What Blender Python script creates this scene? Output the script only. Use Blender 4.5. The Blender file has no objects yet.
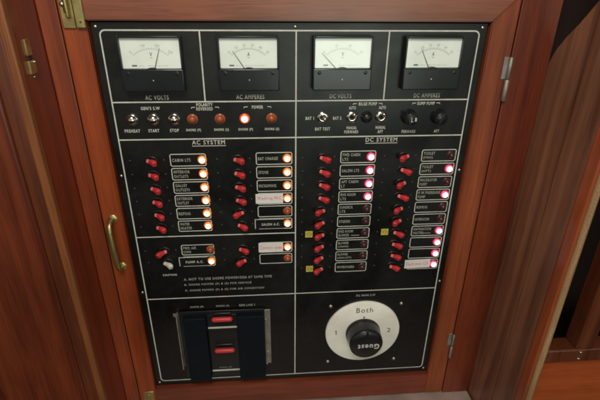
import bpy, bmesh, math, random
from mathutils import Vector, Matrix
random.seed(7)
S = bpy.context.scene
COL = S.collection

# ------------------------------------------------------------------ camera
cam = bpy.data.cameras.new('camera'); camo = bpy.data.objects.new('camera', cam); COL.objects.link(camo)
cam.sensor_width = 36; cam.lens = 26.03; cam.clip_start = 0.01; cam.clip_end = 50
cx_ = Vector((0.99704, -0.07648, 0.00791)); cy_ = Vector((0.02565, 0.42776, 0.90353)); cz_ = Vector((-0.07248, -0.90065, 0.42845))
M = Matrix((cx_, cy_, cz_)).transposed().to_4x4(); M.translation = Vector((-0.0329, -0.4865, 0.2803))
camo.matrix_world = M
cam.dof.use_dof = True; cam.dof.focus_distance = .535; cam.dof.aperture_fstop = 9
S.camera = camo

# ------------------------------------------------------------------ room light: dim cabin, brighter at eye height
W = bpy.data.worlds.new('World'); S.world = W; W.use_nodes = True
nt = W.node_tree; nt.nodes.clear()
tc = nt.nodes.new('ShaderNodeTexCoord'); sp = nt.nodes.new('ShaderNodeSeparateXYZ')
mr = nt.nodes.new('ShaderNodeMapRange'); mr.inputs[1].default_value = -1; mr.inputs[2].default_value = 1
rp = nt.nodes.new('ShaderNodeValToRGB'); bg = nt.nodes.new('ShaderNodeBackground'); ow = nt.nodes.new('ShaderNodeOutputWorld')
nt.links.new(tc.outputs['Generated'], sp.inputs[0]); nt.links.new(sp.outputs[2], mr.inputs[0]); nt.links.new(mr.outputs[0], rp.inputs[0])
nt.links.new(rp.outputs[0], bg.inputs[0]); nt.links.new(bg.outputs[0], ow.inputs[0])
el = rp.color_ramp.elements
el[0].position = 0.0; el[0].color = (.012, .009, .007, 1)
el[1].position = 1.0; el[1].color = (.16, .14, .12, 1)
for p, c in ((.30, (.03, .022, .016, 1)), (.38, (.07, .06, .05, 1)), (.44, (.30, .30, .26, 1)), (.485, (1.0, 1.05, .92, 1)), (.56, (.95, .97, .85, 1)), (.70, (.26, .23, .2, 1))):
    e = el.new(p); e.color = c
bg.inputs[1].default_value = 0.58

def area(name, loc, target, size, power, col):
    l = bpy.data.lights.new(name, 'AREA'); l.size = size; l.energy = power; l.color = col
    o = bpy.data.objects.new(name, l); COL.objects.link(o); o.location = loc
    o.rotation_euler = (Vector(target) - Vector(loc)).to_track_quat('-Z', 'Y').to_euler()
    return o
area('cabin_ceiling_lamp', (-0.10, -0.66, 0.78), (0, 0, 0.15), 0.3, 6.0, (1.0, .93, .82))

area('cabin_window', (0.32, -1.52, 0.13), (0.1, 0, 0.2), 0.55, 3.0, (.86, 1.0, .84))
S.render.engine = 'CYCLES'
S.cycles.filter_width = 2.0
S.view_settings.view_transform = 'Standard'; S.view_settings.look = 'None'
S.view_settings.exposure = 0; S.view_settings.gamma = 1
S.render.resolution_x = 1024; S.render.resolution_y = 683

# ------------------------------------------------------------------ materials
def pmat(name, col, rough=.5, metal=0, coat=0, emis=None, es=0, bump=0, bscale=400, spec=.5, var=0):
    m = bpy.data.materials.new(name); m.use_nodes = True; n = m.node_tree; b = n.nodes['Principled BSDF']
    b.inputs['Base Color'].default_value = (*col, 1); b.inputs['Roughness'].default_value = rough; b.inputs['Metallic'].default_value = metal
    b.inputs['Coat Weight'].default_value = coat; b.inputs['Coat Roughness'].default_value = .15
    b.inputs['Specular IOR Level'].default_value = spec
    if emis: b.inputs['Emission Color'].default_value = (*emis, 1); b.inputs['Emission Strength'].default_value = es
    t = n.nodes.new('ShaderNodeTexCoord'); z = n.nodes.new('ShaderNodeTexNoise'); z.inputs['Scale'].default_value = bscale; z.inputs['Detail'].default_value = 5
    n.links.new(t.outputs['Object'], z.inputs['Vector'])
    if bump:
        bp = n.nodes.new('ShaderNodeBump'); bp.inputs['Strength'].default_value = bump; bp.inputs['Distance'].default_value = .0005
        n.links.new(z.outputs[0], bp.inputs['Height']); n.links.new(bp.outputs[0], b.inputs['Normal'])
    if var:
        r = n.nodes.new('ShaderNodeValToRGB'); r.color_ramp.elements[0].position = .35; r.color_ramp.elements[1].position = .68
        r.color_ramp.elements[0].color = (*[c * (1 - var) for c in col], 1); r.color_ramp.elements[1].color = (*[min(1, c * (1 + var)) for c in col], 1)
        z2 = n.nodes.new('ShaderNodeTexNoise'); z2.inputs['Scale'].default_value = bscale * .12; z2.inputs['Detail'].default_value = 8
        n.links.new(t.outputs['Object'], z2.inputs['Vector']); n.links.new(z2.outputs[0], r.inputs[0]); n.links.new(r.outputs[0], b.inputs['Base Color'])
    return m

def wood(name, dark, light, axis='Z', rough=.34, coat=.35, seed=0., bump=.25, knobbly=0):
    m = bpy.data.materials.new(name); m.use_nodes = True; n = m.node_tree; b = n.nodes['Principled BSDF']
    g = n.nodes.new('ShaderNodeNewGeometry'); mp = n.nodes.new('ShaderNodeMapping')
    lo, hi = 2.2, 46.
    mp.inputs['Scale'].default_value = {'Z': (hi, hi, lo), 'X': (lo, hi, hi), 'Y': (hi, lo, hi)}[axis]
    mp.inputs['Location'].default_value = (seed, seed * 1.7, seed * .6)
    n.links.new(g.outputs['Position'], mp.inputs['Vector'])
    a = n.nodes.new('ShaderNodeTexNoise'); a.inputs['Scale'].default_value = 1; a.inputs['Detail'].default_value = 6; a.inputs['Distortion'].default_value = .5; a.inputs['Roughness'].default_value = .55
    f = n.nodes.new('ShaderNodeTexNoise'); f.inputs['Scale'].default_value = 9; f.inputs['Detail'].default_value = 3
    n.links.new(mp.outputs[0], a.inputs['Vector']); n.links.new(mp.outputs[0], f.inputs['Vector'])
    mx = n.nodes.new('ShaderNodeMath'); mx.operation = 'MULTIPLY_ADD'; mx.inputs[1].default_value = .18
    n.links.new(f.outputs[0], mx.inputs[0]); n.links.new(a.outputs[0], mx.inputs[2])
    r = n.nodes.new('ShaderNodeValToRGB'); r.color_ramp.elements[0].position = .40; r.color_ramp.elements[1].position = .78
    r.color_ramp.elements[0].color = (*dark, 1); r.color_ramp.elements[1].color = (*light, 1)
    n.links.new(mx.outputs[0], r.inputs[0]); n.links.new(r.outputs[0], b.inputs['Base Color'])
    pm = n.nodes.new('ShaderNodeMapping'); pl, ph = 26., 1500.
    pm.inputs['Scale'].default_value = {'Z': (ph, ph, pl), 'X': (pl, ph, ph), 'Y': (ph, pl, ph)}[axis]
    n.links.new(g.outputs['Position'], pm.inputs['Vector'])
    pn = n.nodes.new('ShaderNodeTexNoise'); pn.inputs['Scale'].default_value = 1; pn.inputs['Detail'].default_value = 2
    n.links.new(pm.outputs[0], pn.inputs['Vector'])
    pr = n.nodes.new('ShaderNodeMapRange'); pr.inputs[1].default_value = .56; pr.inputs[2].default_value = .70; pr.inputs[3].default_value = 1; pr.inputs[4].default_value = .62
    n.links.new(pn.outputs[0], pr.inputs[0])
    big = n.nodes.new('ShaderNodeTexNoise'); big.inputs['Scale'].default_value = 7; big.inputs['Detail'].default_value = 3
    n.links.new(g.outputs['Position'], big.inputs['Vector'])
    br = n.nodes.new('ShaderNodeMapRange'); br.inputs[1].default_value = .3; br.inputs[2].default_value = .7; br.inputs[3].default_value = .78; br.inputs[4].default_value = 1.15
    n.links.new(big.outputs[0], br.inputs[0])
    pp = n.nodes.new('ShaderNodeMath'); pp.operation = 'MULTIPLY'; n.links.new(pr.outputs[0], pp.inputs[0]); n.links.new(br.outputs[0], pp.inputs[1])
    vm = n.nodes.new('ShaderNodeVectorMath'); vm.operation = 'SCALE'; n.links.new(r.outputs[0], vm.inputs[0]); n.links.new(pp.outputs[0], vm.inputs['Scale'])
    n.links.new(vm.outputs[0], b.inputs['Base Color'])
    bp = n.nodes.new('ShaderNodeBump'); bp.inputs['Strength'].default_value = bump; bp.inputs['Distance'].default_value = .0006
    n.links.new(mx.outputs[0], bp.inputs['Height'])
    if knobbly:
        k = n.nodes.new('ShaderNodeTexNoise'); k.inputs['Scale'].default_value = 650; k.inputs['Detail'].default_value = 4
        n.links.new(g.outputs['Position'], k.inputs['Vector'])
        b2 = n.nodes.new('ShaderNodeBump'); b2.inputs['Strength'].default_value = knobbly; b2.inputs['Distance'].default_value = .001
        n.links.new(k.outputs[0], b2.inputs['Height']); n.links.new(bp.outputs[0], b2.inputs['Normal']); n.links.new(b2.outputs[0], b.inputs['Normal']); n.links.new(b2.outputs[0], b.inputs['Coat Normal'])
    else:
        n.links.new(bp.outputs[0], b.inputs['Normal'])
    rr = n.nodes.new('ShaderNodeMapRange'); rr.inputs[3].default_value = rough * .8; rr.inputs[4].default_value = rough * 1.3
    n.links.new(f.outputs[0], rr.inputs[0]); n.links.new(rr.outputs[0], b.inputs['Roughness'])
    b.inputs['Coat Weight'].default_value = coat; b.inputs['Coat Roughness'].default_value = .22
    return m

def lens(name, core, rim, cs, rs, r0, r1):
    # a lit lens: hot filament in the middle of the cap, coloured plastic towards its rim, outer glow painted on as a halo (object space)
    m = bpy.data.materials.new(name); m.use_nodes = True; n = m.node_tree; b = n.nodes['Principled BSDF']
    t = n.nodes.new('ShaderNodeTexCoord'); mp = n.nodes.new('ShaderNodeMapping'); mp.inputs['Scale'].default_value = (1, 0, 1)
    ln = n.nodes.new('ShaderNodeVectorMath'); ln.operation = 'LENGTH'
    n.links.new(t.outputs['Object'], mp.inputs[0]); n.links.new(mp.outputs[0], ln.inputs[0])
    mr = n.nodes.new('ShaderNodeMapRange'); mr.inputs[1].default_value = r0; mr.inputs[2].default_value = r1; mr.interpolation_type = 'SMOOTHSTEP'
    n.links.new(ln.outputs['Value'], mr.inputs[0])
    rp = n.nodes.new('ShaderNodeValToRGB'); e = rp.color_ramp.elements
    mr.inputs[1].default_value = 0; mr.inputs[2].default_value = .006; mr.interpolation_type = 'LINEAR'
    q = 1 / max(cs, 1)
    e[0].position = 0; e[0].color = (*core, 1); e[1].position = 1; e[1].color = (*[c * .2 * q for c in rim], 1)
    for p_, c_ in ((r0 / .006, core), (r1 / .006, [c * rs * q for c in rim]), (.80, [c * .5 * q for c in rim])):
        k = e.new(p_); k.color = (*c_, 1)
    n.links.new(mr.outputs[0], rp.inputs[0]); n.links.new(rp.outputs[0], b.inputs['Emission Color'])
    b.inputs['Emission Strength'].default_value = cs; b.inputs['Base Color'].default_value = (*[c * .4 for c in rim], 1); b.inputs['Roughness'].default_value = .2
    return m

MT = {}
MT['plate'] = pmat('black_panel_paint', (.0045, .0045, .0042), .36, bump=.12, bscale=900, var=.35)
def smudge(m, lo, hi, sc=9):
    n = m.node_tree; b = n.nodes['Principled BSDF']; t = n.nodes.new('ShaderNodeTexCoord'); z = n.nodes.new('ShaderNodeTexNoise'); z.inputs['Scale'].default_value = sc; z.inputs['Detail'].default_value = 7; z.inputs['Distortion'].default_value = 1.2
    r = n.nodes.new('ShaderNodeMapRange'); r.inputs[1].default_value = .35; r.inputs[2].default_value = .65; r.inputs[3].default_value = lo; r.inputs[4].default_value = hi
    n.links.new(t.outputs['Object'], z.inputs['Vector']); n.links.new(z.outputs[0], r.inputs[0]); n.links.new(r.outputs[0], b.inputs['Roughness'])
smudge(MT['plate'], .26, .46)
MT['print'] = pmat('white_engraved_print', (.56, .56, .50), .6, var=.12, bscale=700)
MT['printdim'] = pmat('worn_white_print', (.36, .36, .32), .6, var=.3, bscale=3000)
MT['black'] = pmat('black_plastic', (.010, .011, .012), .30, var=.2)
MT['gloss'] = pmat('meter_cover_plastic', (.012, .014, .016), .22, bump=.05, bscale=200, var=.2)
MT['navy'] = pmat('blue_black_plastic', (.0022, .005, .009), .6, spec=.2, bump=.1, bscale=500, var=.2)
MT['dial'] = pmat('meter_dial_paper', (.88, .95, .88), .55, var=.04)
MT['ink'] = pmat('meter_dial_ink', (.13, .15, .14), .6)
MT['inkdim'] = pmat('faded_dial_ink', (.40, .43, .40), .6)
MT['inkblk'] = pmat('black_lettering_ink', (.015, .015, .015), .5)
def clear(name):
    m = bpy.data.materials.new(name); m.use_nodes = True; n = m.node_tree; n.nodes.clear()
    o = n.nodes.new('ShaderNodeOutputMaterial'); t = n.nodes.new('ShaderNodeBsdfTransparent'); g = n.nodes.new('ShaderNodeBsdfGlossy'); x = n.nodes.new('ShaderNodeMixShader')
    g.inputs['Roughness'].default_value = .08; x.inputs[0].default_value = .045
    n.links.new(t.outputs[0], x.inputs[1]); n.links.new(g.outputs[0], x.inputs[2]); n.links.new(x.outputs[0], o.inputs[0]); return m
MT['glass'] = clear('clear_acrylic')
MT['chrome'] = pmat('chrome', (.62, .60, .54), .16, 1, bump=.05, bscale=600)
MT['steel'] = pmat('brushed_steel', (.31, .28, .25), .5, .6, bump=.25, bscale=900, var=.2)
MT['screw'] = pmat('screw_metal', (.50, .48, .43), .35, 1)
MT['screwdark'] = pmat('small_dark_screw', (.09, .085, .08), .4, .8)
MT['brass'] = pmat('aged_brass', (.52, .42, .17), .36, .9, bump=.3, bscale=500, var=.25)
MT['red'] = pmat('red_toggle_plastic', (.52, .030, .036), .42, var=.1)
MT['redtip'] = pmat('highlit_toggle_tip', (.72, .20, .18), .30)  # paler red paints the highlight on the lever's upper end
MT['white'] = pmat('white_toggle_plastic', (.66, .64, .56), .35)
MT['tape'] = pmat('paper_label_tape', (.74, .70, .68), .55, var=.06)
MT['redink'] = pmat('red_label_ink', (.55, .06, .05), .6)
MT['yellow'] = pmat('yellow_sticker', (.56, .45, .05), .5, var=.1)
MT['selplate'] = pmat('silver_selector_dial', (.90, .85, .76), .42, .0, bump=1.0, bscale=110, var=.17)
smudge(MT['selplate'], .25, .6, 40)
MT['amberoff'] = pmat('unlit_amber_lens', (.34, .085, .03), .18)
MT['ledoff'] = pmat('unlit_red_lens', (.055, .018, .02), .15)
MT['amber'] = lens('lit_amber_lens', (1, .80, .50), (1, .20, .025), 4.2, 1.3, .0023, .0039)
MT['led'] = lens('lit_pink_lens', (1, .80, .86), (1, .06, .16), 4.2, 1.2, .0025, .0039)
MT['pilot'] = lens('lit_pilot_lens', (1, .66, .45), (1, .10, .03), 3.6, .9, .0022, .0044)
MT['wstileb'] = wood('orange_mahogany_stile', (.16, .028, .008), (.37, .088, .025), 'Z', seed=6.6, coat=.05, rough=.5)
MT['wstile'] = wood('mahogany_stile', (.15, .022, .006), (.36, .070, .018), 'Z', seed=3.1, coat=.15)
MT['wrail'] = wood('mahogany_rail', (.13, .034, .016), (.28, .090, .045), 'X', seed=1.3, coat=.25)
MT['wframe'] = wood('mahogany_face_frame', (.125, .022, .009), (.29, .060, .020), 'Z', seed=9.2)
MT['wframe_shaded'] = wood('shaded_face_frame', (.085, .013, .006), (.20, .038, .014), 'Z', seed=12.2, coat=.15)  # face frame wood darkened to paint in the shade beside the bulkhead
MT['wraillow'] = wood('red_mahogany_rail', (.105, .018, .008), (.25, .052, .022), 'X', seed=21.3, coat=.1, rough=.45)
MT['wside'] = wood('dark_mahogany_side', (.13, .020, .008), (.26, .045, .016), 'Z', seed=5.5)
MT['wpanel'] = wood('red_brown_panel', (.07, .012, .005), (.19, .038, .013), 'Z', seed=17.7, rough=.34, coat=.2)
MT['wedge'] = wood('light_teak_edge', (.15, .042, .011), (.30, .095, .025), 'Z', seed=2.2, coat=.1, rough=.5)
MT['wdoor'] = wood('brown_mahogany_door', (.085, .020, .008), (.17, .046, .018), 'Z', seed=7.7)
MT['wpost'] = wood('cool_lit_mahogany_bulkhead', (.11, .037, .019), (.31, .135, .072), 'Z', seed=4.4, rough=.42)  # same mahogany, browned and greyed to imitate cool light grazing the boards
MT['wedge2'] = wood('varnished_orange_trim', (.20, .035, .010), (.40, .085, .022), 'Z', seed=8.8)
MT['wbead'] = wood('drippy_varnished_bead', (.26, .13, .06), (.46, .27, .13), 'Z', seed=6.1, rough=.25, coat=1., knobbly=.7)  # pale gold base paints in the varnish highlight; drips are bump
MT['wlow'] = wood('orange_mahogany_panel', (.36, .065, .016), (.54, .115, .028), 'X', seed=2.9)
MT['ledge'] = pmat('pale_worn_laminate', (.34, .26, .23), .4, var=.2, bscale=200)
MT['dark'] = pmat('dark_shadow_backing', (.014, .007, .005), .8, bump=.2, spec=.15)  # near-black brown, painted as the shadow seen through the bulkhead cut

# ------------------------------------------------------------------ geometry helpers (mm; x right, y into the wall, z up)
K = .001
def bx(bm, x0, x1, y0, y1, z0, z1, bev=0, mi=0, seg=2):
    r = bmesh.ops.create_cube(bm, size=1)
    for v in r['verts']:
        v.co = Vector(((x0 + x1) / 2 + v.co.x * (x1 - x0), (y0 + y1) / 2 + v.co.y * (y1 - y0), (z0 + z1) / 2 + v.co.z * (z1 - z0)))
    fs = set(f for v in r['verts'] for f in v.link_faces)
    for f in fs: f.material_index = mi
    if bev:
        es = list(set(e for v in r['verts'] for e in v.link_edges))
        q = bmesh.ops.bevel(bm, geom=es, offset=bev, segments=seg, affect='EDGES', profile=.5)
        for f in q['faces']: f.material_index = mi; f.smooth = True
def prism(bm, pts, y0, y1, mi=0):
    """pts (x,z) outline, extruded from y0 (front) to y1."""
    a = [bm.verts.new((x, y0, z)) for x, z in pts]; b = [bm.verts.new((x, y1, z)) for x, z in pts]
    n = len(pts)
    F = [bm.faces.new(a), bm.faces.new(b[::-1])] + [bm.faces.new((a[i], b[i], b[(i + 1) % n], a[(i + 1) % n])) for i in range(n)]
    for f in F: f.material_index = mi
def lathe(bm, prof, cx=0, cz=0, seg=32, mi=0, sx=1, sz=1, rot=0):
    """prof: (radius, y) from front apex to back; axis along y."""
    rings = []
    for r, y in prof:
        if r < 1e-6: rings.append([bm.verts.new((cx, y, cz))])
        else: rings.append([bm.verts.new((cx + sx * r * math.cos(2 * math.pi * i / seg + rot), y, cz + sz * r * math.sin(2 * math.pi * i / seg + rot))) for i in range(seg)])
    for A, B in zip(rings, rings[1:]):
        for i in range(seg):
            j = (i + 1) % seg
            if len(A) == 1 and len(B) == 1: continue
            if len(A) == 1: f = bm.faces.new((A[0], B[j], B[i]))
            elif len(B) == 1: f = bm.faces.new((A[i], A[j], B[0]))
            else: f = bm.faces.new((A[i], A[j], B[j], B[i]))
            f.smooth = True; f.material_index = mi
def dome(r, h, y, n=7):
    return [(r * math.sin(math.pi / 2 * k / n), y - h * math.cos(math.pi / 2 * k / n)) for k in range(n + 1)]
def tube(bm, pts, rads, seg=14, mi=0, flat=1.0):
    """swept tube through pts with radius list, rounded ends; flat squashes it along x-ish normal"""
    P = [Vector(p) for p in pts]; R = rads if isinstance(rads, (list, tuple)) else [rads] * len(P)
    rings = []; up0 = None
    for i, p in enumerate(P):
        t = (P[min(i + 1, len(P) - 1)] - P[max(i - 1, 0)]).normalized()
        u = (up0 - t * up0.dot(t)).normalized() if up0 else t.orthogonal().normalized(); up0 = u
        w = t.cross(u)
        rings.append((p, t, u, w, R[i]))
    L = []
    p, t, u, w, r = rings[0]
    for k in (80, 55, 28): L.append((p - t * r * math.sin(math.radians(k)), u, w, r * math.cos(math.radians(k))))
    for p, t, u, w, r in rings: L.append((p, u, w, r))
    p, t, u, w, r = rings[-1]
    for k in (28, 55, 80): L.append((p + t * r * math.sin(math.radians(k)), u, w, r * math.cos(math.radians(k))))
    V = [[bm.verts.new(p + (u * math.cos(2 * math.pi * i / seg) + w * math.sin(2 * math.pi * i / seg) * flat) * r) for i in range(seg)] for p, u, w, r in L]
    for A, B in zip(V, V[1:]):
        for i in range(seg):
            f = bm.faces.new((A[i], A[(i + 1) % seg], B[(i + 1) % seg], B[i])); f.smooth = True; f.material_index = mi
    for A in (V[0][::-1], V[-1]):
        f = bm.faces.new(A); f.smooth = True; f.material_index = mi
def rr(x0, x1, z0, z1, r, n=6):
    pts = []
    for cx, cz, a0 in ((x1 - r, z1 - r, 0), (x0 + r, z1 - r, 90), (x0 + r, z0 + r, 180), (x1 - r, z0 + r, 270)):
        for k in range(n + 1):
            a = math.radians(a0 + 90 * k / n); pts.append((cx + r * math.cos(a), cz + r * math.sin(a)))
    return pts
def ring(bm, x0, x1, z0, z1, r, w, y, mi=0):
    o = rr(x0, x1, z0, z1, r); i_ = rr(x0 + w, x1 - w, z0 + w, z1 - w, max(.3, r - w)); n = len(o)
    a = [bm.verts.new((x, y, z)) for x, z in o]; b = [bm.verts.new((x, y, z)) for x, z in i_]
    for k in range(n):
        f = bm.faces.new((a[k], a[(k + 1) % n], b[(k + 1) % n], b[k])); f.material_index = mi
def quad(bm, x0, x1, z0, z1, y, mi=0):
    f = bm.faces.new([bm.verts.new(c) for c in ((x0, y, z0), (x1, y, z0), (x1, y, z1), (x0, y, z1))]); f.material_index = mi
def arc(bm, cx, cz, r, w, a0, a1, y, mi=0, n=24):
    v = []
    for k in range(n + 1):
        a = math.radians(a0 + (a1 - a0) * k / n)
        v.append((bm.verts.new((cx + r * math.cos(a), y, cz + r * math.sin(a))), bm.verts.new((cx + (r + w) * math.cos(a), y, cz + (r + w) * math.sin(a)))))
    for p, q in zip(v, v[1:]):
        f = bm.faces.new((p[0], q[0], q[1], p[1])); f.material_index = mi
_tc = {}
def text(bm, s, cx, cz, w, h, y, mi=0, rot=0, bold=.012):
    """lettering s fitted in w x h mm around (cx, cz), lying on plane y"""
    key = (s, bold)
    if key not in _tc:
        c = bpy.data.curves.new('t', 'FONT'); c.body = s; c.size = 1; c.offset = bold; c.resolution_u = 3; c.space_character = 1.2
        o = bpy.data.objects.new('t', c); COL.objects.link(o); bpy.context.view_layer.update()
        me = bpy.data.meshes.new_from_object(o)
        _tc[key] = ([v.co.copy() for v in me.vertices], [list(p.vertices) for p in me.polygons])
        bpy.data.objects.remove(o); bpy.data.meshes.remove(me)
    vs, ps = _tc[key]
    xs = [v.x for v in vs]; ys = [v.y for v in vs]
    ax, bx_, ay, by = min(xs), max(xs), min(ys), max(ys)
    ca, sa = math.cos(math.radians(rot)), math.sin(math.radians(rot))
    nv = []
    for v in vs:
        px = ((v.x - ax) / max(1e-6, bx_ - ax) - .5) * w; pz = ((v.y - ay) / max(1e-6, by - ay) - .5) * h
        nv.append(bm.verts.new((cx + px * ca - pz * sa, y, cz + px * sa + pz * ca)))
    for p in ps:
        try: f = bm.faces.new([nv[i] for i in p]); f.material_index = mi
        except ValueError: pass

ORG = {}
def obj(name, bm, mats, parent=None, at=(0, 0, 0), label=None, normals=True):
    """at: origin in mm in the parent's space; bm coordinates are relative to it"""
    if normals: bmesh.ops.recalc_face_normals(bm, faces=bm.faces[:])
    bmesh.ops.scale(bm, vec=(K, K, K), verts=bm.verts[:])
    me = bpy.data.meshes.new(name); bm.to_mesh(me); bm.free()
    for m in (mats if isinstance(mats, (list, tuple)) else [mats]): me.materials.append(MT[m])
    o = bpy.data.objects.new(name, me); COL.objects.link(o)
    o.location = Vector(at) * K
    if parent: o.parent = parent
    if label: o['label'] = label
    return o
def thing(name, label, cat, loc=(0, 0, 0), group=None):
    o = bpy.data.objects.new(name, None); o.empty_display_size = .02; COL.objects.link(o); o.location = Vector(loc) * K
    o['label'] = label; o['category'] = cat
    if group: o['group'] = group
    return o
def dup(o, parent, at=None, label=None):
    c = o.copy(); COL.objects.link(c); c.parent = parent
    if at is not None: c.location = Vector(at) * K
    if 'label' in c and label is None: del c['label']
    if label: c['label'] = label
    for ch in list(o.children):
        d = ch.copy(); COL.objects.link(d); d.parent = c
    return c
NB = bmesh.new
# panel space: x 0..400 from the left border line, d down from the top border line
HT = 491.85
def X(x): return x - 200.0
def Z(d): return HT / 2 - d
LW = 1.5

# ================================================================== large structure
# door-frame plane: wood front at y=-6 ; fixed frame the same ; everything in mm world
YF = -6
xl, xr = X(-33.5), X(437)
ztop, zbot = Z(-70), Z(543)
# fixed face frame around the door
cf = thing('cabinet', 'reddish mahogany cabinet whose framed door carries the black electrical panel', 'cabinet', (0, 10, Z(560)))
def wloc(o):
    v = Vector((0, 0, 0))
    while o: v += o.location / K; o = o.parent
    return v
def wobj(name, bm, m, parent=None, label=None):
    """bm in world mm; origin at its parent's origin (parents here are unrotated empties)"""
    if parent is not None:
        off = wloc(parent)
        bmesh.ops.translate(bm, vec=-off, verts=bm.verts[:])
    return obj(name, bm, m, parent, label=label)
b = NB(); bx(b, X(-53.8), xl - 1.2, YF, 16, Z(560), Z(-260), .8); wobj('stile', b, 'wframe', cf)
b = NB(); bx(b, xr + 1.4, X(483), YF, 16, Z(560), Z(-260), .8); wobj('stile', b, 'wframe_shaded', cf)
b = NB(); bx(b, xl - 1, xr + 1.2, YF, 16, Z(-71.5), Z(-260), .8); wobj('rail', b, 'wrail', cf)
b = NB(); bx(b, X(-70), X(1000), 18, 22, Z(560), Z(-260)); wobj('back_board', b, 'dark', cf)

# left return wall, its pale front edge and the neighbouring cupboard door
b = NB(); bx(b, X(-62), X(-54.2), -58, 16, Z(560), Z(-260), .6)
o = obj('wall_left', b, 'wside'); o['kind'] = 'structure'
es = thing('edge_strip', 'light orange teak edge strip running down the left bulkhead beside the brass catch', 'trim', (X(-59), -60, Z(560)))
b = NB(); bx(b, X(-61.5), X(-53), -67, -58.2, Z(560), Z(-260), 1.8, seg=3); wobj('strip', b, 'wedge', es)
cd = thing('cupboard_door', 'wide brown mahogany cupboard door at the far left with a rounded edge', 'cupboard door', (X(-200), -60, Z(560)))
b = NB(); bx(b, X(-77), X(-62), -65, -50, Z(560), Z(-260), .8); wobj('rebate', b, 'wdoor', cd, 'dull grey brown rebate strip along the door edge')
b = NB(); bx(b, X(-420), X(-75), -69, -52.5, Z(560), Z(-260), 2.5, seg=4); wobj('door_panel', b, 'wpanel', cd)

# right return bulkhead of two boards, trim and drippy bead
b = NB()
def yz_prism(bm, pts, x0, x1):
    a = [bm.verts.new((x0, y, z)) for y, z in pts]; c = [bm.verts.new((x1, y, z)) for y, z in pts]; n = len(pts)
    bm.faces.new(a); bm.faces.new(c[::-1])
    for i in range(n): bm.faces.new((a[i], c[i], c[(i + 1) % n], a[(i + 1) % n]))
yz_prism(b, [(16, Z(560)), (16, Z(80)), (4, Z(56)), (-4, Z(36)), (-14, Z(17)), (-26, Z(3)), (-40, Z(-10)), (-61.5, Z(-34)), (-61.5, Z(560))], X(483.2), X(491))  # upper rear corner cut away to stand in for a soft shadow
bx(b, X(482.2), X(491), -105.5, -64, Z(560), Z(-260), 1.6)
o = obj('wall_right', b, 'wpost'); o['kind'] = 'structure'
et = thing('edge_trim', 'glossy orange varnished trim with a sparkling bead on the edge of the right bulkhead', 'trim', (X(490), -130, Z(560)))
b = NB(); bx(b, X(481), X(491), -123, -105.7, Z(560), Z(-260), 2.5, seg=3); wobj('trim_board', b, 'wedge2', et)
b = NB(); tube(b, [(X(486.0), -125.0, Z(560 - k * 20)) for k in range(42)], 3.0, 18, flat=1.2); wobj('bead', b, 'wbead', et)

# neighbouring locker to the right
lk = thing('locker', 'orange wood locker front with a dark open compartment right of the bulkhead', 'locker', (X(600), -80, Z(560)))
b = NB(); bx(b, X(491.4), X(900), -84, -66, Z(560), Z(402), 1.5); wobj('lower_panel', b, 'wlow', lk)
b = NB(); bx(b, X(491.4), X(900), -90, -66, Z(401), Z(380), 2); wobj('rail', b, 'wdoor', lk)
b = NB(); bx(b, X(560), X(584), -90, -66, Z(379.5), Z(-260), 2); wobj('stile', b, 'wdoor', lk)
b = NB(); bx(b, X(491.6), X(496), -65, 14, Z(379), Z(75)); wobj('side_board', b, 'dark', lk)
b = NB(); lathe(b, dome(2, 1.2, 0), 0, 0, 14); so = obj('screw', b, 'screw', lk, Vector((X(568), -90.2, Z(385))) - lk.location / K)
dup(so, lk, Vector((X(568), -90.2, Z(396))) - lk.location / K)

# worktop below the door
b = NB(); bx(b, X(-54), X(481), -190, 14, Z(575), Z(545), 2)
o = obj('counter', b, 'ledge'); o['kind'] = 'structure'

# ================================================================== cabinet door holding the panel
ix0, ix1, iz0, iz1 = X(-9.5), X(409.5), Z(502.5), Z(-9.3)
def mitre(pts, y0, y1, bev=1.1):
    bm = NB(); prism(bm, pts, y0, y1)
    bmesh.ops.recalc_face_normals(bm, faces=bm.faces[:])
    bmesh.ops.bevel(bm, geom=[e for e in bm.edges], offset=bev, segments=2, affect='EDGES')
    return bm
zt = ztop; g = .25
b = NB(); bx(b, ix0 - 6, ix1 + 6, 6, 9, iz0 - 6, iz1 + 6); dr = wobj('door', b, 'dark', cf, 'framed wooden door of the cabinet')
wobj('stile', mitre([(xl, zbot), (ix0, zbot), (ix0, iz1), (xl, iz1 + (ix0 - xl))], YF, 14), 'wstile', dr)
wobj('stile', mitre([(ix1, zbot), (xr, zbot), (xr, iz1 + (xr - ix1)), (ix1, iz1)], YF, 14), 'wstileb', dr)
wobj('rail', mitre([(ix0 + g, iz1), (ix1 - g, iz1), (xr, iz1 + (xr - ix1) + g), (xr, zt), (xl, zt), (xl, iz1 + (ix0 - xl) + g)], YF - .3, 14), 'wrail', dr)
wobj('rail', mitre([(ix0 + g, zbot), (ix1 - g, zbot), (ix1 - g, iz0), (ix0 + g, iz0)], YF + .2, 14), 'wraillow', dr)
# brass pull handle
hx = X(-21)
b = NB()
tube(b, [(hx, YF, Z(213)), (hx - 1, YF - 9, Z(213)), (hx - 1.5, YF - 14, Z(216)), (hx - 1.5, YF - 16, Z(224)), (hx - 1, YF - 16.5, Z(245)), (hx, YF - 16, Z(268)), (hx, YF - 13, Z(276)), (hx, YF - 7, Z(280)), (hx, YF, Z(281))],
     [3.0, 3.2, 4.0, 4.3, 4.4, 4.3, 3.9, 3, 3.0], 16, flat=.7)
lathe(b, [(0, YF - 1.6), (5, YF - 1.6), (6, YF - .4), (6, YF + .5)], hx, Z(213), 20)
lathe(b, [(0, YF - 1.6), (5, YF - 1.6), (6, YF - .4), (6, YF + .5)], hx, Z(281), 20)
wobj('pull_handle', b, 'brass', dr)
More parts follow.
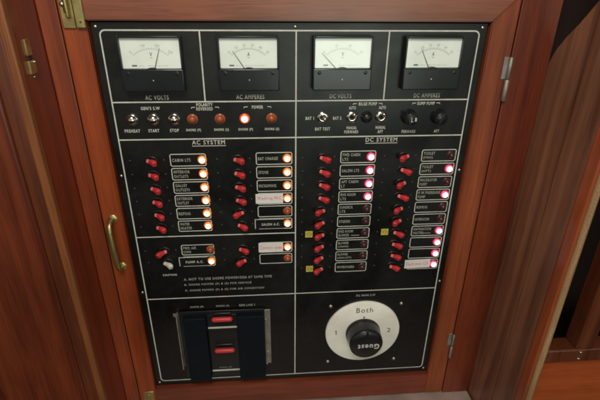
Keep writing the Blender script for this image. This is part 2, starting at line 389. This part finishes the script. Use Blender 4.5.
# brass latch at the top of the left stile
lx = X(-31); b = NB()
bx(b, lx, lx + 12, YF - 2.2, YF - .3, Z(-2), Z(-60), .5)
bx(b, lx + 13.2, lx + 22, YF - 4, YF - .3, Z(-2.5), Z(-60), .6)
tube(b, [(lx + 7.5, YF - 5, Z(-13)), (lx + 7, YF - 5, Z(-40))], 2.0)
bx(b, lx + 3.2, lx + 5.2, YF - 2.6, YF - 2, Z(-16), Z(-30), .1, 1)
lathe(b, dome(2.6, 2.4, YF - 2.2), lx + 3.2, Z(-24), 16, 2)
lathe(b, dome(1, .5, YF - 4), lx + 18, Z(-8), 12, 1)
wobj('latch', b, ['brass', 'inkblk', 'screw'], dr, 'brass latch plate with slotted bolt')
b = NB(); bx(b, X(-27), X(-12), YF - 1.8, YF, Z(535), Z(505), .5); lathe(b, dome(1.6, .9, YF - 1.8), X(-20), Z(512), 14)
wobj('catch_plate', b, 'brass', dr, 'dull brass plate at the lower left corner')
# hinges at the right seam
def hinge(d0, d1, w, lf):
    hx_ = xr - .5; mid = (d0 + d1) / 2
    b = NB(); bx(b, hx_ - 6, hx_ - .3, YF - 1.0, YF - .1, Z(mid), Z(d0), .3)
    lathe_z(b, hx_ + .6, YF - 3.2, w, Z(mid - .4), Z(d0)); lathe_z(b, hx_ + .6, YF - 3.2, w * 1.3, Z(d1), Z(mid))
    wobj('hinge', b, 'steel', dr, lf)
def lathe_z(bm, x, y, r, z0, z1, seg=18):
    A = []
    for z, q in ((z0, r * .7), (z0 + .6, r), (z1 - .6, r), (z1, r * .7)):
        A.append([bm.verts.new((x + q * math.cos(2 * math.pi * i / seg), y + q * math.sin(2 * math.pi * i / seg), z)) for i in range(seg)])
    for P, Q in zip(A, A[1:]):
        for i in range(seg): f = bm.faces.new((P[i], P[(i + 1) % seg], Q[(i + 1) % seg], Q[i])); f.smooth = True
    bm.faces.new(A[0][::-1]); bm.faces.new(A[-1])
hinge(26, 74, 2.0, 'upper steel hinge')
hinge(421, 467, 1.5, 'lower tarnished hinge')

# brass catch on the left return wall
ct = thing('wall_catch', 'small two piece brass catch screwed to the dark left side wall', 'catch', (X(-55), -50, Z(30)))
b = NB(); bx(b, X(-54.4), X(-52.4), -46, -37, Z(19.5), Z(5), .4); wobj('strike_plate', b, 'brass', ct)
b = NB(); bx(b, X(-54.4), X(-51.8), -48, -36.5, Z(36), Z(24), .4); wobj('catch_body', b, 'brass', ct)
b = NB(); bx(b, X(-54.4), X(-53), -45, -38, Z(23.8), Z(19.7), .2); wobj('gap', b, 'inkblk', ct)
b = NB(); tube(b, [(X(-52), -40, Z(25.5)), (X(-50.9), -40, Z(25.5))], 1.2, 12); wobj('screw', b, 'screw', ct)
b = NB(); tube(b, [(X(-54), -43, Z(39)), (X(-53), -43, Z(39))], 1.1, 12); wobj('screw', b, 'screw', ct)

# ================================================================== the switch panel
sp_ = thing('switch_panel', 'black electrical switch panel with four meters, red toggles and glowing lamps', 'electrical panel', (0, 3, Z(500)))
PO = sp_.location / K
def part(name, bm, mats, x=None, d=None, y=0, label=None, parent=None):
    """bm relative to panel point (x, d, y)"""
    at = Vector((X(x), y, Z(d))) - PO
    return obj(name, bm, mats, sp_, at, label)
pb = NB()
bx(pb, X(-8.2), X(408.2), 0, 3, Z(500.2), Z(-8), .6, 0)
y1, y2, yt = -.12, -.2, -.3
ring(pb, X(0) - LW / 2, X(400) + LW / 2, Z(491.85) - LW / 2, Z(0) + LW / 2, 6, LW, y1, 1)
def hl(x0, x1, d, w=LW, y=y1): quad(pb, X(x0), X(x1), Z(d) - w / 2, Z(d) + w / 2, y, 1)
def vl(x, d0, d1, w=LW): quad(pb, X(x) - w / 2, X(x) + w / 2, Z(d1), Z(d0), y2, 1)
e_ = LW / 2
for d in (73.7, 116.2, 340.2): hl(e_, 400 - e_, d)
hl(e_, 200.7, 243.5)
vl(200.7, e_, 491.85 - e_); vl(100.2, e_, 73.7); vl(300.6, e_, 73.7)
def T(s, x, d, w, h=3.7, mi=1, bold=.026): text(pb, s, X(x), Z(d), w, h, yt, mi, bold=bold)
for s, x, w in (('AC VOLTS', 48.6, 25), ('AC AMPERES', 150, 31), ('DC VOLTS', 251, 24.5), ('DC AMPERES', 350.5, 30.5)): T(s, x, 68.7, w, 4.8, bold=.012)
T("GEN'S S.W", 39.8, 80.4, 20.5)
for s, x, w in (('PREHEAT', 16.8, 17), ('START', 40.4, 12), ('STOP', 63.2, 10)): T(s, x, 105.8, w)
T('POLARITY', 99.1, 77, 18); T('REVERSED', 98.8, 81.6, 18); T('POWER', 157.5, 80.2, 12.5)
for s, x in (('SHORE (P)', 84.4), ('SHORE (S)', 115.8), ('SHORE (P)', 143.2), ('SHORE (S)', 173.2)): T(s, x, 106, 16.5)
T('AC SYSTEM', 100, 120.4, 37.5, 5, bold=.012); hl(81, 119.5, 124.7, .8)
T('DC SYSTEM', 302.4, 120.4, 38, 5, bold=.012); hl(283.5, 322, 124.7, .8)
T('BAT 1', 216.6, 93.7, 9.6); T('BAT 2', 248.3, 93.9, 9.6); T('BAT TEST', 231.8, 106.4, 17.5)
T('BILGE PUMP', 282.9, 77.8, 21); T('AUTO', 265.3, 82.2, 8); T('AUTO', 300.1, 82.2, 8)
T('MANUAL', 265.8, 105.6, 12); T('FORWARD', 265.6, 110.4, 16.5); T('MANUAL', 300, 105.6, 12); T('AFT', 300, 110.6, 6.5)
T('SUMP PUMP', 350.8, 77.8, 20.5); T('FORWARD', 334, 110.9, 16.5); T('AFT', 368, 110.8, 6.6)
def dash(x, d, s):
    quad(pb, X(x) - 2, X(x) + 2, Z(d) - .4, Z(d) + .4, yt, 1)
    q = X(x) + s * 2; quad(pb, q - .4, q + .4, Z(d) - 1.4, Z(d) - .42, yt, 1)
for a, c, d in ((86.5, 112.5, 79.8), (144.5, 170.5, 79.8), (268, 297.5, 77.4), (337, 365, 77.4)): dash(a, d, -1); dash(c, d, 1)
T('CAUTION', 34.8, 301.5, 18, 3)
for s, d, x1_ in (('A. NOT TO USE SHORE POWER/GEN AT SAME TIME', 309.6, 169.2), ('B. SHORE POWER (P) & (S) FOR SERVICE', 318.9, 141.3), ('C. SHORE POWER (P) & (S) FOR AIR CONDITION', 328.3, 158)):
    T(s, (52.2 + x1_) / 2, d, x1_ - 52.2, 3.9, 2, .018)
T('DC MAIN S.W', 300.5, 348.2, 27, 3.6, 2)
for s, x, w in (('SHORE (P)', 65, 18), ('SHORE (S)', 100, 18), ('GEN LINE 1', 133.5, 22)): T(s, x, 356.4, w, 3.6, 2)

# circuit rows --------------------------------------------------
ROW = lambda k: 141.6 + 17.52 * k
cols = [(0, 'amber', {0: ('CABIN LTS',), 1: ('INTERIOR', 'OUTLETS'), 2: ('GALLEY', 'OUTLETS'), 3: ('EXTERIOR', 'OUTLET'), 4: ('REFRIG',), 5: ('WATER', 'HEATER'), 7: ('FWD AIR', 'COND'), 8: None}, {0, 1, 2, 3, 4, 5, 8}),
        (99.6, 'amber', {0: ('BAT CHARGE',), 1: ('STOVE',), 2: ('MICROWAVE',), 3: (), 4: (), 5: None, 7: (), 8: ()}, {0, 1, 2, 3, 5, 7}),
        (200.6, 'led', {0: ('FWD CABIN', 'LTS'), 1: ('SALON LTS',), 2: ('AFT CABIN', 'LT'), 3: ('ENG ROOM', 'LTS'), 4: ('SUNDECK', 'LTS'), 5: ('STEREO',), 6: ('ENG ROOM', 'BLOWER'), 7: ('BLOWER', '(HEAD)'), 8: ('BLOWER', '(GALLEY)'), 9: ('WIPER/HORN',)}, {0, 1, 2, 3}),
        (300.0, 'led', {0: ('TOILET', '(FWD)'), 1: ('TOILET', '(AFT)'), 2: ('MACERATOR', 'PUMP'), 3: ('F.W.PRESSURE', 'PUMP'), 4: ('REFRIG',), 5: ('INTERCOM',), 6: ('NAVIGATION', 'MASTER'), 7: (), 8: (), 9: ()}, {1, 3, 6, 7, 8, 9})]
for bxx, kind, rows, on in cols:
    for k, tx in rows.items():
        x0, x1, d = bxx + 53.8, bxx + 97, ROW(k)
        if bxx == 0: x1 -= 1.4
        ring(pb, X(x0), X(x1), Z(d + 7.8), Z(d - 7.8), 2.6, 1.05, y1, 1)
        if tx:
            wch = 2.35
            if len(tx) == 1: T(tx[0], x0 + 2.6 + len(tx[0]) * wch / 2, d, len(tx[0]) * wch, 3.9, 2, .022)
            else:
                for q, s in enumerate(tx): T(s, x0 + 2.6 + len(s) * wch / 2, d - 2.9 + 5.7 * q, len(s) * wch, 3.8, 2, .022)
part_plate = obj('panel_plate', pb, ['plate', 'print', 'printdim'], sp_, -PO)

# toggle breakers: bezel > lever, tip, two screws ------------------
def loft(bm, secs, seg=24, e=.55):
    # secs: (centre, half width a, half height b); rounded-rectangular section swept along the centres
    P = [Vector(c) for c, a, b in secs]; V = []
    for i, (c, a, h) in enumerate(secs):
        t = (P[min(i + 1, len(P) - 1)] - P[max(i - 1, 0)]).normalized(); w = Vector((0, 0, 1)); w = (w - t * w.dot(t)).normalized(); u = t.cross(w)
        ring_ = []
        for k in range(seg):
            th = 2 * math.pi * k / seg; cc, ss = math.cos(th), math.sin(th)
            ring_.append(bm.verts.new(P[i] + u * a * math.copysign(abs(cc) ** e, cc) + w * h * math.copysign(abs(ss) ** e, ss)))
        V.append(ring_)
    for A, B in zip(V, V[1:]):
        for k in range(seg): f = bm.faces.new((A[k], A[(k + 1) % seg], B[(k + 1) % seg], B[k])); f.smooth = True
    bm.faces.new(V[0][::-1]); bm.faces.new(V[-1])
def lever_bm(s, white=False):
    b = NB()
    loft(b, [((-s * 2.6, -1.6, .3), 1.5, 2.2), ((-s * 1.4, -4.6, .6), 1.9, 2.4), ((s * 1.2, -7.0, .8), 2.3, 2.8), ((s * 3.8, -8.6, .5), 2.9, 3.3), ((s * 5.6, -10.4, -.3), 3.0, 3.6), ((s * 6.2, -11.4, -.8), 2.8, 3.4), ((s * 6.5, -12.0, -1.1), 2.0, 2.7)])
    return b
def tip_bm(s):
    b = NB(); loft(b, [((-s * 1.2, -4.2, 1.0), 1.6, 2.0), ((-s * 2.6, -5.6, 1.6), 1.8, 2.2), ((-s * 3.3, -6.4, 1.9), 1.3, 1.7)]); return b
def bezel_bm():
    b = NB()
    lathe(b, [(4.4, -.3), (4.8, -1.1), (6.0, -1.3), (6.6, -.6), (6.7, .2)], 0, 0, 28, sx=1.15, sz=.82)
    lathe(b, [(0, -.35), (4.6, -.35)], 0, 0, 28, sx=1.15, sz=.82)
    return b
proto = {}
def toggle(x, d, on, white=False, label=None):
    key = (on, white)
    at = Vector((X(x), 0, Z(d))) - PO
    if key not in proto:
        s = 1 if on else -1
        o = obj('breaker_switch', bezel_bm(), 'black', sp_, at)
        m = 'white' if white else 'red'
        obj('lever', lever_bm(s), m, o); obj('lever_tip', tip_bm(s), 'white' if white else 'redtip', o)
        for dx in (-24.2, 14.2):
            b = NB(); lathe(b, dome(1.15, .7, -.05, 4), 0, 0, 10); obj('screw', b, 'screwdark', o, (dx, 0, .4))
        proto[key] = o
    else:
        o = dup(proto[key], sp_, at)
    j = math.radians(random.uniform(-5, 5))
    for c in o.children:
        if c.name.startswith('lever'): c.rotation_euler.y = j
    if label: o['label'] = label
    return o
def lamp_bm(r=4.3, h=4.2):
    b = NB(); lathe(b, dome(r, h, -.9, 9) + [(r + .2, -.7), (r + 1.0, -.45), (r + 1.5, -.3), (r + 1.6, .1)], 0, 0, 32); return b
lproto = {}
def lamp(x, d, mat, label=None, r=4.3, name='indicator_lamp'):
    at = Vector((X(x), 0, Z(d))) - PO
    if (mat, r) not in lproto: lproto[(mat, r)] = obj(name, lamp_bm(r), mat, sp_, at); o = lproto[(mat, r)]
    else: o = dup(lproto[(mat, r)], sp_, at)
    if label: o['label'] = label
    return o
for bxx, kind, rows, on in cols:
    for k in rows:
        d = ROW(k); wt = (bxx == 0 and k == 8)
        toggle(bxx + 32.6 + (2 if wt else 0), d, k in on, wt, 'white toggle breaker among the red ones' if wt else None)
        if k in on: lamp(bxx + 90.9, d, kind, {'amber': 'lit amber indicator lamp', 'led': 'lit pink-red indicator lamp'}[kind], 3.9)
        else: lamp(bxx + 90.9, d, 'amberoff' if kind == 'amber' else 'ledoff', {'amber': 'unlit amber indicator lamp', 'led': 'unlit dark red indicator lamp'}[kind], 3.8)

# pasted labels -------------------------------------------------
def tape(x0, x1, d0, d1, s, th=.5, rot=0):
    b = NB(); w, h = x1 - x0, d1 - d0
    bx(b, -w / 2, w / 2, -th, -.32, -h / 2, h / 2, 0, 0); text(b, s, 0, 0, w * .88, h * .42, -th - .06, 1, bold=.0)
    o = part('label_tape', b, ['tape', 'redink'], (x0 + x1) / 2, (d0 + d1) / 2, 0, 'white paper label with red lettering'); o.rotation_euler.y = math.radians(rot)
tape(151.4, 185.2, ROW(3) - 6.8, ROW(3) + 6.2, 'Washing M/C')
tape(152.8, 184.6, ROW(7) - 7, ROW(7) + 7, 'Convect oven')
tape(350.6, 386, ROW(9) - 8, ROW(9) + 5.5, 'Electronic 12V', rot=-1)
def blktape(x0, x1, d, s):
    b = NB(); w = x1 - x0
    bx(b, -w / 2, w / 2, -.7, -.32, -7.6, 7.2, 0, 0)
    quad(b, -w / 2, w / 2, 6.2, 7.2, -.76, 1); quad(b, -w / 2, -w / 2 + 1, -6.5, 6.1, -.76, 1); quad(b, -w / 2 + 5, w / 2, -7.2, -6.6, -.76, 1)
    text(b, s, 1.5, -.6, w * .62, 3.6, -.78, 1, bold=.02)
    part('label_tape', b, ['black', 'print'], (x0 + x1) / 2, d, 0, 'black embossed label tape with white lettering')
blktape(149.2, 186, ROW(5), 'SALON A.C.'); blktape(49.2, 86, ROW(8), 'PUMP A.C.')
for x, k in ((218.3, 6), (220, 9), (318, 6)):
    b = NB(); bx(b, -4.8, 4.8, -.5, -.05, -4.6, 4.6, .1, 0); arc(b, 0, 0, 1.7, .8, 0, 360, -.56, 1); quad(b, -3.2, -2.9, -2.5, 2.5, -.56, 1); quad(b, 2.9, 3.2, -2.5, 2.5, -.56, 1)
    part('warning_sticker', b, ['yellow', 'ink'], x, ROW(k) - (.3 if k == 6 else -.8), 0, 'square yellow sticker with a dark ring mark')
# grey handwritten strip scraps under two labels
for x0, x1 in ((273.5, 284.5), (369, 380)):
    b = NB(); bx(b, 0, x1 - x0, -.4, -.05, -.8, .8, 0, 0); part('label_strip', b, 'steel', x0, ROW(6) + 3.4, 0, 'thin grey strip stuck in the label window')

# meters ----------------------------------------------------------
def meter(cx, label, nums, sym, tip, ticks):
    W2, D0, D1 = 32, 4.6, 60.4           # body half width, top, bottom (d)
    cd_ = (D0 + D1) / 2; hh = (D1 - D0) / 2
    b = NB()                              # housing: rim ring around a recessed dial
    bx(b, -W2, W2, -6.5, 0, -hh, hh, 1.2, 0)
    ft = cd_ - 7.2; fb = cd_ - 36.9       # dial top / bottom in z
    bx(b, -W2, -30, -11, -6.5, fb - .2, hh, .7); bx(b, 30, W2, -11, -6.5, fb - .2, hh, .7); bx(b, -29.9, 29.9, -11, -6.5, ft + .4, hh, .7)
    o = part('meter', b, 'black', cx, cd_, 0, label)
    b = NB(); bx(b, -29.8, 29.8, -7.6, -6.6, fb, ft + .3, .1, 0); 
    yd = -7.72
    pc = (0, ft - 37)                    # pivot
    R0 = 26.6
    arc(b, *pc, R0, .28, 50, 130, yd, 2)
    for i in range(ticks + 1):
        a = math.radians(130 - 80 * i / ticks); L = 3.0 if i % 5 == 0 else 1.6
        c, s = math.cos(a), math.sin(a); w = .16
        v = [(pc[0] + R0 * c - w * s, pc[1] + R0 * s + w * c), (pc[0] + (R0 + L) * c - w * s, pc[1] + (R0 + L) * s + w * c), (pc[0] + (R0 + L) * c + w * s, pc[1] + (R0 + L) * s - w * c), (pc[0] + R0 * c + w * s, pc[1] + R0 * s - w * c)]
        f = b.faces.new([b.verts.new((p, yd - .03, q)) for p, q in v]); f.material_index = 2
    for i, s in enumerate(nums):
        a = math.radians(130 - 80 * i / (len(nums) - 1))
        text(b, s, pc[0] + (R0 + 4.6) * math.cos(a), pc[1] + (R0 + 4.6) * math.sin(a) * .99, 1.5 * len(s), 2.5, yd, 2, rot=(math.degrees(a) - 90) * .6, bold=.004)
    text(b, sym, 0, ft - 15.5, 2.7, 4.0, yd, 1, bold=.02); quad(b, -1.3, 1.3, ft - 19.2, ft - 18.8, yd, 1)
    quad(b, -20.5, -15.5, fb + 2.0, fb + 3.6, yd, 1); text(b, 'CLASS 2.5', -11, fb + 2.7, 6, 1.0, yd, 2); text(b, 'MOVING COIL 50 HZ', 6, fb + 2.7, 20, 1.0, yd, 2)
    obj('dial_face', b, ['dial', 'ink', 'inkdim'], o)
    b = NB(); tx, tz = tip; P1 = Vector((-30 + tx, 0, ft - tz)); P0 = Vector((pc[0], 0, pc[1])); dv = (P1 - P0).normalized()
    q0 = P0 + dv * 8.8; n_ = Vector((-dv.z, 0, dv.x)) * .34
    prism(b, [((q0 + n_).x, (q0 + n_).z), ((q0 - n_).x, (q0 - n_).z), ((P1 - n_ * .4).x, (P1 - n_ * .4).z), ((P1 + n_ * .4).x, (P1 + n_ * .4).z)], -8.8, -8.5)
    obj('needle', b, 'inkblk', o)
    b = NB(); bx(b, -W2 + .1, W2 - .1, -11.6, -6.6, -hh + .1, fb - .3, 1.2, 0, 3)
    prism(b, [(5.2 * math.cos(math.radians(a)), fb - .8 + 2.0 * math.sin(math.radians(a))) for a in range(0, 181, 15)], -11.0, -6.7)
    for sx in (-25, 25): lathe(b, [(0, -11.75), (1.7, -11.75), (2.1, -11.55)], sx, fb - 4.5, 16)
    obj('front_cover', b, 'gloss', o)
    b = NB(); lathe(b, dome(1.0, .5, -11.6, 4), 0, 0, 14); bx(b, -.12, .12, -12.2, -11.7, -.7, .7, 0, 0); obj('zero_screw', b, 'screw', o, (0, 0, cd_ - 48.8))
    b = NB(); bx(b, -29.9, 29.9, -10.6, -10.0, fb - .1, ft + .3, 0, 0); obj('window', b, 'glass', o)
    return o
meter(50.0, 'AC volt meter with its needle right of centre', ['0', '100', '200', '300'], 'V', (39.5, 9), 15)
meter(150.2, 'AC ampere meter with its needle near the low end', ['0', '10', '20', '30', '40', '50'], 'A', (13.6, 12), 25)
meter(250.0, 'DC volt meter with its needle far left', ['0', '10', '20', '30'], 'V', (7.5, 14), 15)
meter(348.9, 'DC ampere meter with its needle left of centre', ['0', '10', '20', '30', '40', '50'], 'A', (16.5, 10.5), 25)

# generator push buttons ------------------------------------------
for i, (x, l) in enumerate(((18.6, 'PREHEAT'), (41.8, 'START'), (64.6, 'STOP'))):
    if i == 0:
        b = NB(); lathe(b, [(4.9, -3.0), (6.0, -2.9), (6.9, -1.6), (7.0, .1)], 0, 0, 32)
        p0 = part('push_button', b, 'chrome', x, 92.9)
        b = NB(); lathe(b, dome(5.6, 4.2, -2.4, 9) + [(5.6, -1)], 0, 0, 32); obj('button_cap', b, 'chrome', p0)
    else: dup(p0, sp_, Vector((X(x), 0, Z(92.9))) - PO)
# pilot lamps
for x, on in ((84.5, 0), (115, 0), (142.7, 1), (173, 0)):
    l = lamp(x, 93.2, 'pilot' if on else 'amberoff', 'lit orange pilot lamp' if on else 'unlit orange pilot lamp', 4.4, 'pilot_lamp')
# chrome toggles
def chrome_toggle(x, vec, label):
    b = NB(); lathe(b, [(3.2, -2.4), (4.0, -2.6), (6.2, -2.2), (6.9, -1.0), (7.0, .1)], 0, 0, 32)
    lathe(b, [(0, -1.6), (3.4, -1.6)], 0, 0, 24, mi=1)
    o = part('toggle_switch', b, ['chrome', 'black'], x, 92.9, 0, label)
    b = NB(); v = Vector(vec); tube(b, [v * 0 + Vector((0, -1, 0)), Vector((0, -1, 0)) + v * .6, Vector((0, -1, 0)) + v], [1.5, 2.0, 2.5], 16); obj('bat_handle', b, 'chrome', o)
chrome_toggle(231.6, (1.2, -9.5, .6), 'chrome toggle switch standing straight out')
chrome_toggle(265.3, (1.0, -7.5, 4.6), 'chrome toggle switch flicked up')
chrome_toggle(299.4, (1.0, -7.5, 4.6), 'chrome toggle switch flicked up')
b = NB(); lathe(b, dome(5.0, 3.2, -4, 8) + [(5.3, -3.4), (5.3, -1.2), (7.0, -.9), (7.1, .1)], 0, 0, 32); part('push_button', b, 'black', 282.3, 93, 0, 'black round push button between the bilge pump switches')
# rotary pump knobs
def knob(x, ang, mark, label):
    b = NB(); lathe(b, [(0, -13.6), (6.0, -13.6), (6.9, -12.8), (7.3, -4), (8.6, -3), (9.0, -.6), (9.0, .1)], 0, 0, 40)
    for i in range(16):
        a = 2 * math.pi * i / 16; tube(b, [(7.1 * math.cos(a), -12, 7.1 * math.sin(a)), (7.3 * math.cos(a), -4.6, 7.3 * math.sin(a))], .7, 6)
    o = part('knob', b, 'black', x, 92.9, 0, label)
    b = NB(); bx(b, -1.4, 1.4, -14.8, -13.5, -6.2, 6.2, .4); p = obj('grip_bar', b, 'black', o); p.rotation_euler.y = math.radians(ang)
    if mark:
        b = NB(); text(b, 'L', -2.0, 0, 2.6, 4.6, -13.75, 0, bold=.03); text(b, '8', 2.0, .6, 2.4, 4.6, -13.75, 0, bold=.03)
        obj('white_mark', b, 'print', o, (2.5, 0, -1.0))
        p.location.z = 0; p.location.x = -.0035
knob(332.0, -18, True, 'black rotary knob with a white mark')
knob(367.0, 25, False, 'plain black rotary knob')

# panel screws
b = NB(); lathe(b, dome(2.0, 1.3, -.1, 6) + [(2.0, .1)], 0, 0, 18); s0 = part('screw', b, 'screw', -3.2, -3.2)
for x, d in ((199.7, -3.6), (402.6, -3.3), (-4.3, 159.9), (-4.3, 328.2), (404.6, 161.4), (404.6, 328.9), (-3, 494.6), (403, 494.6)): dup(s0, sp_, Vector((X(x), 0, Z(d))) - PO)

# main battery selector ------------------------------------------------
b = NB(); lathe(b, [(0, -3.6), (53.6, -3.6), (54.6, -3.0), (54.8, .1)], 0, 0, 96, 0)
text(b, 'Both', 0, 41, 24, 8.6, -3.75, 1, bold=.0); quad(b, -40, -38.9, -2.2, 5.6, -3.75, 1); quad(b, -41.6, -40.02, 3.6, 4.5, -3.75, 1); text(b, '2', 38.5, 2.5, 5, 7.5, -3.75, 1, bold=0)
f = b.faces.new([b.verts.new(c) for c in ((-1.6, -3.75, 26.6), (1.6, -3.75, 26.6), (0, -3.75, 30.2))]); f.material_index = 1
so = part('battery_selector', b, ['selplate', 'inkblk'], 300, 413, 0, 'round silver battery selector dial with a black knob')
b = NB()
lathe(b, [(25.6, -3.8), (25.2, -8), (23.6, -10), (22.8, -10.6)][::-1], 0, 0, 56, 0)
prof = []
def oval(r1x, r1z, y, cz): return (r1x, r1z, y, cz)
secs = [oval(24.4, 24.2, -9.5, .6), oval(24.2, 24.6, -16, .3), oval(23.9, 25.0, -24, 0), oval(23.6, 24.6, -27.6, 0), oval(22.2, 23.2, -29.3, 0), oval(10, 12, -29.8, 0)]
V = [[b.verts.new((a * math.cos(2 * math.pi * i / 56), y, cz + c * math.sin(2 * math.pi * i / 56) )) for i in range(56)] for a, c, y, cz in secs]
for A, B in zip(V, V[1:]):
    for i in range(56): f = b.faces.new((A[i], A[(i + 1) % 56], B[(i + 1) % 56], B[i])); f.smooth = True
f = b.faces.new(V[-1])
prism(b, [(-2.2, 14), (2.2, 14), (1.3, 24.6), (-1.3, 24.6)], -30.3, -22)
text(b, 'Guest', 3, -2.5, 31, 9.2, -30.05, 1, rot=180, bold=.03)
obj('knob', b, ['black', 'print'], so)
for x, d in ((251.2, 365.2), (353.6, 365.6), (250.8, 470.4), (353.2, 471.4)):
    b = NB(); lathe(b, dome(2.9, 2.0, -.1, 6) + [(2.9, .1)], 0, 0, 20); obj('screw', b, 'screw', so, (x - 300, 0, 413 - d))

# shore power lock-out assembly, lower left -----------------------------------
b = NB(); bx(b, X(38), X(163), -2.2, -.1, Z(463), Z(366), .4); bx(b, X(36.5), X(38.2), -9, -.1, Z(463), Z(364), .3); bx(b, X(157.5), X(165.5), -4.2, -2.2, Z(463), Z(363), .5)
bx(b, X(31.5), X(38), -1.4, -.1, Z(371), Z(366), .3)
for v in b.verts: v.co -= PO
li = obj('lockout_bracket', b, 'steel', sp_, (0, 0, 0), 'steel bracket of the shore power lockout')
def lsub(n, bm, m, label=None, at=(0, 0, 0)):
    if at == (0, 0, 0):
        for v in bm.verts: v.co -= PO
        return obj(n, bm, m, li, label=label)
    return obj(n, bm, m, li, Vector(at) - PO, label=label)
b = NB(); bx(b, X(39.4), X(157), -4.6, -2.3, Z(482), Z(361), .5); lsub('base_plate', b, 'black')
b = NB(); bx(b, X(46.5), X(77), -14, -4.7, Z(481.5), Z(366), .7); lsub('slide_block', b, 'navy')
b = NB(); bx(b, X(119), X(156.6), -14, -4.7, Z(481.5), Z(366), .7); lsub('slide_block', b, 'navy')
b = NB(); bx(b, X(78.4), X(118.8), -7.2, -4.7, Z(480), Z(366), .4)
quad(b, X(78.6), X(118.6), Z(389.6), Z(386.4), -7.4, 1); quad(b, X(78.6), X(118.6), Z(470.6), Z(467.4), -7.4, 1)
text(b, 'SHORE (S)', X(98), Z(463.5), 18, 2.4, -7.5, 2)
lsub('centre_plate', b, ['black', 'print', 'printdim'])
for d in (366.5, 422.5):
    b = NB(); bx(b, X(87), X(112), -10.6, -7.2, Z(d + 6), Z(d - 6), .8); lsub('breaker_body', b, 'black')
    b = NB(); tube(b, [(X(89.2), -16, Z(d)), (X(110.8), -16, Z(d))], 3.5, 18); bx(b, X(96), X(104), -15, -10.5, Z(d + 3), Z(d), .3); lsub('breaker_handle', b, 'red')
for x, d in ((158.6, 380), (160.5, 441), (158.5, 466)):
    b = NB(); lathe(b, dome(1.7, 1.2, -4.3 if d < 460 else -2, 5), 0, 0, 14); lsub('screw', b, 'screw', at=(X(x), 0, Z(d)))
